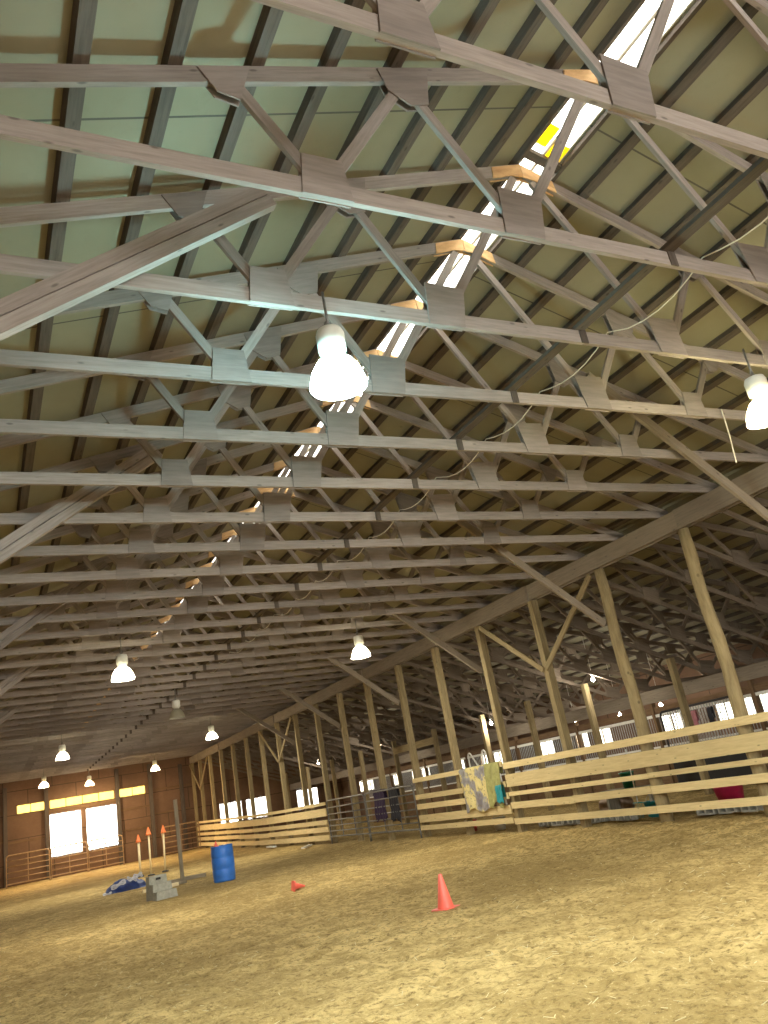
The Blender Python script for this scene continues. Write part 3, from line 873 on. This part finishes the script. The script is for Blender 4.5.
# muck forks leaning behind the fence
for k, (yy, m_) in enumerate(((13.25, 'white'), (12.70, 'bars'))):
    t = thing('stable_fork', 'stable fork with %s shaft leaning behind the second round post' % ('white' if k == 0 else 'grey'), 'fork', (11.98, yy, .06), 0, 'stable forks')
    mb = MB(); mb.tube([(0, 0, .30), (.16, .12, 1.35)], .014, 8); mb.build('shaft', M[m_], t)
    mb = MB()
    for j in range(8): mb.tube([(0 + .0, -.14 + j * .04, .30), (-.05, -.15 + j * .043, .12), (-.10, -.155 + j * .045, .01)], .005, 5)
    mb.tube([(0, -.14, .30), (0, .14, .30)], .012, 6); mb.build('head', M['teal'], t)
def sack(label, loc, rot, mat, L=.7, W=.42, H=.2):
    mb = MB(); n = 20; m = 14; ids = []
    for j in range(m + 1):
        row = []
        for i in range(n):
            a = 2 * math.pi * i / n; b = math.pi * j / m
            ca, sa, cb, sb = math.cos(a), math.sin(a), math.cos(b), math.sin(b)
            f = lambda v, e: math.copysign(abs(v) ** e, v)
            k = 1 + .06 * noise.noise(Vector((ca * 2, sa * 2, b * 2)))
            row.append(len(mb.v)); mb.v.append((L / 2 * f(cb, .6) * k, W / 2 * f(sb, .5) * f(ca, .7) * k, H / 2 + H / 2 * f(sb, .6) * f(sa, .8) * k))
        ids.append(row)
    for j in range(m):
        for i in range(n):
            i2 = (i + 1) % n; mb.f.append((ids[j][i], ids[j][i2], ids[j + 1][i2], ids[j + 1][i])); mb.sm.append(True); mb.uv += [(0, 0)] * 4
    o = mb.build('feed_sack', mat); o.location = loc; o.rotation_euler = (0, 0, rot); tag(o, label, 'sack')
M['sack'] = plain('dusty_pink_sack', (.50, .36, .27), .8, 0, .3)
sack('dusty pink feed sack lying behind the fence left of the stable forks', (12.7, 14.75, .06), 1.5, M['sack'], .9, .5, .42)
M['red'] = plain('red_bucket_plastic', (.6, .05, .04), .4, 0, .2)
bucket('water_bucket', 'white bucket behind the bottom rail under the patterned blanket', M['white'], (11.7, 18.05, .06), .13, .16, .28)
bucket('water_bucket', 'small red bucket behind the bottom rail of the short board fence', M['red'], (11.75, 19.5, .06), .13, .16, .26)
# white pipe hoops above the fence
for k in range(2):
    y = 25.55 - .95 * k
    mb = MB(); mb.tube([(0, .22, 0), (0, .20, 1.95)] + [(0, .09 + .11 * math.cos(a), 1.98 + .16 * math.sin(a)) for a in (.3, .8, 1.3, 1.8, 2.3)] + [(0, -.62, 1.30), (0, -.66, 1.2), (0, -.66, 0)], .032, 8)
    o = mb.build('pipe_hoop', M['white']); o.location = (15.95, y, .06)
    tag(o, 'bent white pipe hoop rising above the fence, %s one behind the patterned blanket' % ('left' if k == 0 else 'right'), 'pipe', 'white pipe hoops')
# white planks lying by the far fence
for k, (x, y, a) in enumerate(((11.0, 34.6, 1.5), (10.6, 29.2, 1.0))):
    mb = MB(); mb.beam((-.6, 0, .03), (.6, 0, .03), .15, .05); o = mb.build('plank', M['white']); o.location = (x, y, ground_z(x, y) + .02); o.rotation_euler = (0, 0, a)
    tag(o, 'short white plank lying on the dirt by the far fence, %s one' % ('farther' if k == 0 else 'nearer'), 'plank', 'white planks on the ground')

# ------------------------------------------------------------------ arena objects
def cone(name, label, loc, h, b, rotz=0, lying=False):
    t = thing(name, label, 'cone', loc, rotz)
    mb = MB(); r0 = b * .36; r1 = b * .085
    mb.lathe([(r0, .02), (r0 * .97, .04), (r1, h - .01), (r1 * .6, h), (.001, h)], 28); ob = mb.build('cone_body', M['orange'], t)
    mb = MB(); k = b / 2; c = k * .22
    ol = [(-k + c, -k), (k - c, -k), (k, -k + c), (k, k - c), (k - c, k), (-k + c, k), (-k, k - c), (-k, -k + c)]
    mb.prism([(x, y, 0) for x, y in ol], (0, 0, .022)); mb.build('base', M['orange'], t)
    return t
cone('traffic_cone', 'orange traffic cone standing alone on the dirt in the foreground', (5.16, 9.55, ground_full(5.16, 9.55) - .005), .41, .29, .3)
c = cone('traffic_cone', 'small orange cone lying on its side near the middle of the arena', (5.42, 16.0, ground_full(5.5, 16) + .085), .25, .19)
c.rotation_euler = (0, math.radians(100), .0)

t = thing('plastic_barrel', 'blue plastic barrel standing upright on the dirt', 'barrel', (5.78, 22.45, 0.0))
mb = MB()
prof = [(.001, 0), (.26, 0), (.28, .02), (.285, .06), (.278, .09), (.288, .12), (.292, .28), (.284, .30), (.284, .32), (.293, .34), (.293, .56), (.284, .58), (.284, .60), (.292, .62), (.288, .78), (.276, .82), (.286, .84), (.286, .87), (.27, .88), (.265, .865), (.001, .865)]
mb.lathe(prof, 40); mb.build('body', M['blue'], t)
for a in (.09, -.09):
    mb = MB(); mb.lathe([(.001, .865), (.03, .865), (.03, .885), (.001, .885)], 14, (a, .05, 0)); mb.build('bung', M['white'], t)
c = cone('marker_cone', 'tiny orange cone on top of the blue barrel', (5.62, 22.40, .866), .15, .13)

# stepped mounting block
t = thing('mounting_block', 'grey stepped mounting block in front of the blue bag', 'mounting block', (3.92, 21.3, ground_z(3.92, 21.3)), math.radians(16))
for i, (y0, z1) in enumerate(((-.30, .18), (-.10, .35), (.1, .53))):
    mb = MB(); w = .255 - .015 * i; y1 = y0 + (.20 if i < 2 else .18)
    mb.hexa([(-w - .02, y0 - .015, 0), (w + .02, y0 - .015, 0), (w + .02, y1, 0), (-w - .02, y1, 0), (-w, y0, z1), (w, y0, z1), (w, y1, z1), (-w, y1, z1)], .4, .4, .4)
    mb.build('step', M['block'], t)
mb = MB(); mb.box(-.06, .06, .080, .105, .43, .48); mb.build('hole_shade', M['black'], t)  # black box stands in for the shade inside the hand hole
# blue bag heap
def heap():
    mb = MB(); nu, nv = 40, 26; ids = []
    for j in range(nv + 1):
        row = []
        for i in range(nu + 1):
            u = i / nu * 2 - 1; v = j / nv * 2 - 1
            r = max(0, 1 - (abs(u) ** 2.2 + abs(v) ** 2.2))
            h = .50 * r ** .55 * (.62 + .38 * (u + 1) / 2) * (.75 + .5 * noise.noise(Vector((u * 2.3, v * 2, 1)))) + .05 * abs(noise.noise(Vector((u * 6, v * 5, 3)))) * (r ** .3)
            k = len(mb.v); mb.v.append((u * .62 + .05 * noise.noise(Vector((v * 3, 1, u))), v * .42 + .05 * noise.noise(Vector((u * 3, v, 5))), max(0, h))); row.append(k)
        ids.append(row)
    for j in range(nv):
        for i in range(nu):
            mb.f.append((ids[j][i], ids[j][i + 1], ids[j + 1][i + 1], ids[j + 1][i])); mb.sm.append(True); mb.uv += [(0, 0)] * 4
    return mb
t = thing('blue_bag', 'crumpled blue bag heaped on the dirt left of the mounting block', 'bag', (4.12, 28.1, -.01))
heap().build('cloth', M['tarp'], t)
mb = MB()
for (cx, cy, cz, w, a) in ((-.26, -.27, .27, .22, .9), (.14, -.33, .36, .14, -.3), (.34, -.26, .42, .14, .2), (-.56, -.25, .05, .16, .1)):
    for j in range(3):
        p = [(cx - w + 2 * w * i / 6, cy - .04 * j, cz - .035 * j + .025 * math.sin(i * 1.7 + j) + a * .08 * (i - 3) / 3) for i in range(7)]
        q = [(x, y - .05, z - .04) for x, y, z in p]
        for i in range(6): mb.poly([p[i], p[i + 1], q[i + 1], q[i]], None, True)
mb.build('pale_lining', M['tarpw'], t)['label'] = 'pale inside of the bag showing through its folds'
# white poles with orange tips
for i, (x, y, h) in enumerate(((5.62, 34.4, 1.28), (5.88, 33.6, 1.48), (6.58, 34.5, 1.46))):
    t = thing('marker_pole', 'cream pole with orange cone tip, %s of three behind the bag' % ('left', 'middle', 'right')[i], 'pole', (x, y, ground_z(x, y)), 0, 'cream poles with orange tips')
    mb = MB(); mb.tube([(0, 0, .05), (.035 if i == 2 else 0, 0, h)], .045 if i == 0 else .035, 10); mb.build('shaft', M['cream'], t)
    mb = MB(); dx = .035 if i == 2 else 0
    mb.lathe([(.001, h - .02), (.11, h - .02), (.10, h + .02), (.02, h + .27), (.001, h + .27)], 16, (dx, 0, 0)); mb.build('cone_tip', M['orange2'], t)
    mb = MB(); mb.lathe([(.001, 0), (.14, 0), (.13, .05), (.05, .06), (.001, .06)], 16); mb.build('foot', M['rubber'], t)
# tall jump standard
t = thing('jump_standard', 'tall grey wooden jump upright with cross feet behind the mounting block', 'jump standard', (5.5, 26.3, ground_z(5.5, 26.3) - .01))
mb = MB(); mb.beam((0, 0, .02), (-.03, 0, 2.36), .10, .10, (1, 0, 0)); mb.build('upright', M['greywood'], t)
mb = MB(); mb.beam((.06, -.02, .06), (.62, -.35, .06), .09, .12); mb.build('foot', M['greywood'], t)
mb = MB(); mb.beam((-.05, .02, .05), (-.6, .25, .05), .09, .10); mb.build('foot', M['greywood'], t)
mb = MB(); mb.box(-.07, -.05, -.03, .03, 1.2, 1.34); mb.build('jump_cup', M['steel'], t)
for k, (x, y, L, a, m_) in enumerate(((4.55, 24.7, 1.0, .1, 'cream'), (5.0, 25.3, .8, -.5, 'greywood'))):
    mb = MB(); mb.beam((-L / 2, 0, .045), (L / 2, 0, .045), .09, .09); o = mb.build('ground_pole', M[m_]); o.location = (x, y, 0.0); o.rotation_euler = (0, 0, a)
    tag(o, ('pale' if k == 0 else 'grey') + ' wooden rail lying on the dirt behind the mounting block', 'rail')

# ------------------------------------------------------------------ lamps
def make_lamp(bulb_mat, far=0):
    t = thing('high_bay_lamp', 'x', 'lamp', (0, 0, 4.45), 0, 'hanging arena lamps')
    mb = MB(); mb.lathe([(.001, .0), (.09, 0), (.225, 0)][2:] + [(.215, .05), (.19, .13), (.14, .21), (.075, .26)], 28); rf = mb.build('reflector', (M['acrylic'], M['lampwhite'], M['acrylic2'])[far], t)
    mb = MB(); mb.lathe([(.001, .26), (.075, .26), (.085, .30), (.11, .31), (.115, .46), (.10, .50), (.03, .51), (.001, .51)], 24); mb.build('ballast', M['lampbody'], t)
    mb = MB(); mb.tube([(0, 0, .50), (0, 0, .87)], .012, 8); mb.tube([(.03 * math.cos(a), 0, .56 + .03 * math.sin(a)) for a in [k * math.pi / 5 for k in range(10)]], .008, 6, closed=True); mb.build('hook', M['steel'], t)
    mb = MB(); mb.lathe([(.001, .03), (.05, .045), (.075, .10), (.06, .16), (.03, .22), (.03, .26)], 18); mb.build('bulb', bulb_mat, rf)
    return t
M['bulb_cool'] = emis('lit_bulb_cool', (.85, 1.0, 1.0), 260)
M['bulb_warm'] = emis('lit_bulb_warm', (1.0, .94, .72), 130)
M['bulb_amber'] = emis('lit_bulb_amber', (1.0, .82, .50), 110)
M['bulb_off'] = plain('dark_bulb_glass', (.5, .5, .48), .2)
def light(loc, parent, col, power, r=.10):
    d = bpy.data.lights.new('lamp_light', 'POINT'); d.color = col; d.energy = power; d.shadow_soft_size = r
    o = bpy.data.objects.new('lamp_light', d); COL.objects.link(o)
    o.location = loc
    setparent(o, parent)
LP = 300
COOL = (.90, 1.0, .95); WARM = (1.0, .96, .80); AMB = (1.0, .74, .42)
lamps = [((2.49, 4.80), 'cool', 'bright bluish-white high bay lamp hanging near the camera, left of the skylight'),
         ((7.50, 4.80), 'nearwarm', 'yellowish high bay lamp cut by the right edge of the picture'),
         ((2.60, 16.45), 'warm', 'large lit high bay lamp hanging over the left half of the arena'),
         ((7.93, 16.55), 'warm', 'lit high bay lamp hanging just left of the header beam'),
         ((8.00, 30.9), 'warm', 'far lit high bay lamp hanging right of the ridge, near the far fence posts'),
         ((2.68, 30.9), 'warm', 'lit high bay lamp above the left end of the transom windows'),
         ((2.88, 43.3), 'amber', 'small far lit lamp hanging just above the left transom window'),
         ((5.36, 47.0), 'amber', 'small far lit lamp hanging above the middle of the bright door'),
         ((8.12, 43.2), 'amber', 'small far lit lamp hanging right of the bright door'),
         ((5.12, 23.4), 'off', 'unlit high bay lamp hanging below the ridge'),
         ((2.5, -6.8), 'warm', 'lit high bay lamp behind the camera on the left'),
         ((7.9, -6.8), 'warm', 'lit high bay lamp behind the camera on the right')]
protos = {}
for (xy, kind, lab) in lamps:
    if kind not in protos:
        l = make_lamp(M['bulb_' + kind.replace('near','')], {'cool': 0, 'nearwarm': 2}.get(kind, 1)); protos[kind] = l; l.location = (*xy, 4.45); l['label'] = lab
    else: l = dup(protos[kind], (*xy, 4.45), label=lab)
    if kind != 'off':
        l['_k'] = kind
for l in [o for o in list(COL.objects) if '_k' in o.keys()]:
    k = l['_k']; del l['_k']
    light((0, 0, .04), l, {'cool': COOL, 'warm': WARM, 'nearwarm': WARM, 'amber': AMB}[k], LP * {'cool': 2.6, 'warm': 1.35, 'nearwarm': 1.7, 'amber': 1.3}[k])
# bare bulbs over the stall aisle
def make_bulb():
    t = thing('bare_bulb', 'x', 'light bulb', (0, 0, 3.4), 0, 'bare bulbs over the stall aisle')
    mb = MB(); mb.lathe([(.001, -.06), (.035, -.05), (.05, -.01), (.04, .03), (.02, .06)], 14); mb.build('bulb', M['bulb_aisle'], t)
    mb = MB(); mb.lathe([(.022, .055), (.028, .06), (.028, .13), (.05, .14), (.05, .16), (.001, .16)], 12); mb.build('socket', M['white'], t)
    return t
M['bulb_aisle'] = emis('lit_aisle_bulb', (1.0, .95, .82), 160)
bulbs = [((15.3, 17.40, 3.36), 'bare lit bulb behind the round posts, by a sloping truss chord'), ((15.6, 23.3, 2.98), 'bare lit bulb just left of the thin square post above the blankets'),
         ((15.45, 32.0, 3.30), 'bare lit bulb above the grey pipe gates'), ((15.5, 39.4, 3.36), 'bare lit bulb above the far board fence'),
         ((18.5, 22.48, 2.57), 'bare lit bulb inside the stalls, leftmost of three behind the right fence'), ((18.5, 20.21, 2.43), 'bare lit bulb inside the stalls, middle of three behind the right fence'),
         ((18.5, 18.36, 2.44), 'bare lit bulb inside the stalls, rightmost of three behind the right fence')]
B0 = None
bl = []
for p, lab in bulbs:
    if B0 is None: B0 = make_bulb(); b = B0; b.location = p; b['label'] = lab
    else: b = dup(B0, p, label=lab)
    bl.append(b)
for b in bl:
    light((0, 0, -.14), b, (1.0, .93, .78), 18, .05)
    # cord up to the roof
    x, y, z = b.location
    top = lean_low(x) + .02
    mb = MB(); mb.tube([(0, 0, .155), (0.01, 0, (top - z) * .5), (0, 0, top - z + .12)], .006, 6); mb.build('cord', M['white'], b)

# ------------------------------------------------------------------ world, camera
w = bpy.data.worlds.new('overcast_sky'); sc.world = w; w.use_nodes = True
bg = w.node_tree.nodes['Background']; bg.inputs[0].default_value = (1.0, .985, .95, 1); bg.inputs[1].default_value = 6.0

f_px = 787.144; yaw, pitch, roll = .50889986, .3340465, -.18470646
cy, sy = math.cos(yaw), math.sin(yaw)
fwd = Vector((sy * math.cos(pitch), cy * math.cos(pitch), math.sin(pitch)))
right = Vector((cy, -sy, 0)); up = right.cross(fwd)
r2 = right * math.cos(roll) + up * math.sin(roll); u2 = -right * math.sin(roll) + up * math.cos(roll)
cam = bpy.data.cameras.new('camera'); cam.sensor_fit = 'HORIZONTAL'; cam.sensor_width = 36; cam.lens = f_px / 768 * 36
cam.clip_start = .05; cam.clip_end = 300
co = bpy.data.objects.new('camera', cam); COL.objects.link(co)
mw = Matrix(((r2.x, u2.x, -fwd.x, 0), (r2.y, u2.y, -fwd.y, 0), (r2.z, u2.z, -fwd.z, 1.5), (0, 0, 0, 1)))
co.matrix_world = mw
sc.camera = co
sc.view_settings.view_transform = 'Standard'
sc.view_settings.look = 'None'
sc.view_settings.gamma = 1
sc.view_settings.use_curve_mapping = False
sc.view_settings.exposure = 0.95
sc.cycles.use_denoising = True
sc.cycles.max_bounces = 6; sc.cycles.diffuse_bounces = 3; sc.cycles.transparent_max_bounces = 12
sc.cycles.sample_clamp_indirect = 6
sc.cycles.caustics_reflective = False; sc.cycles.caustics_refractive = False
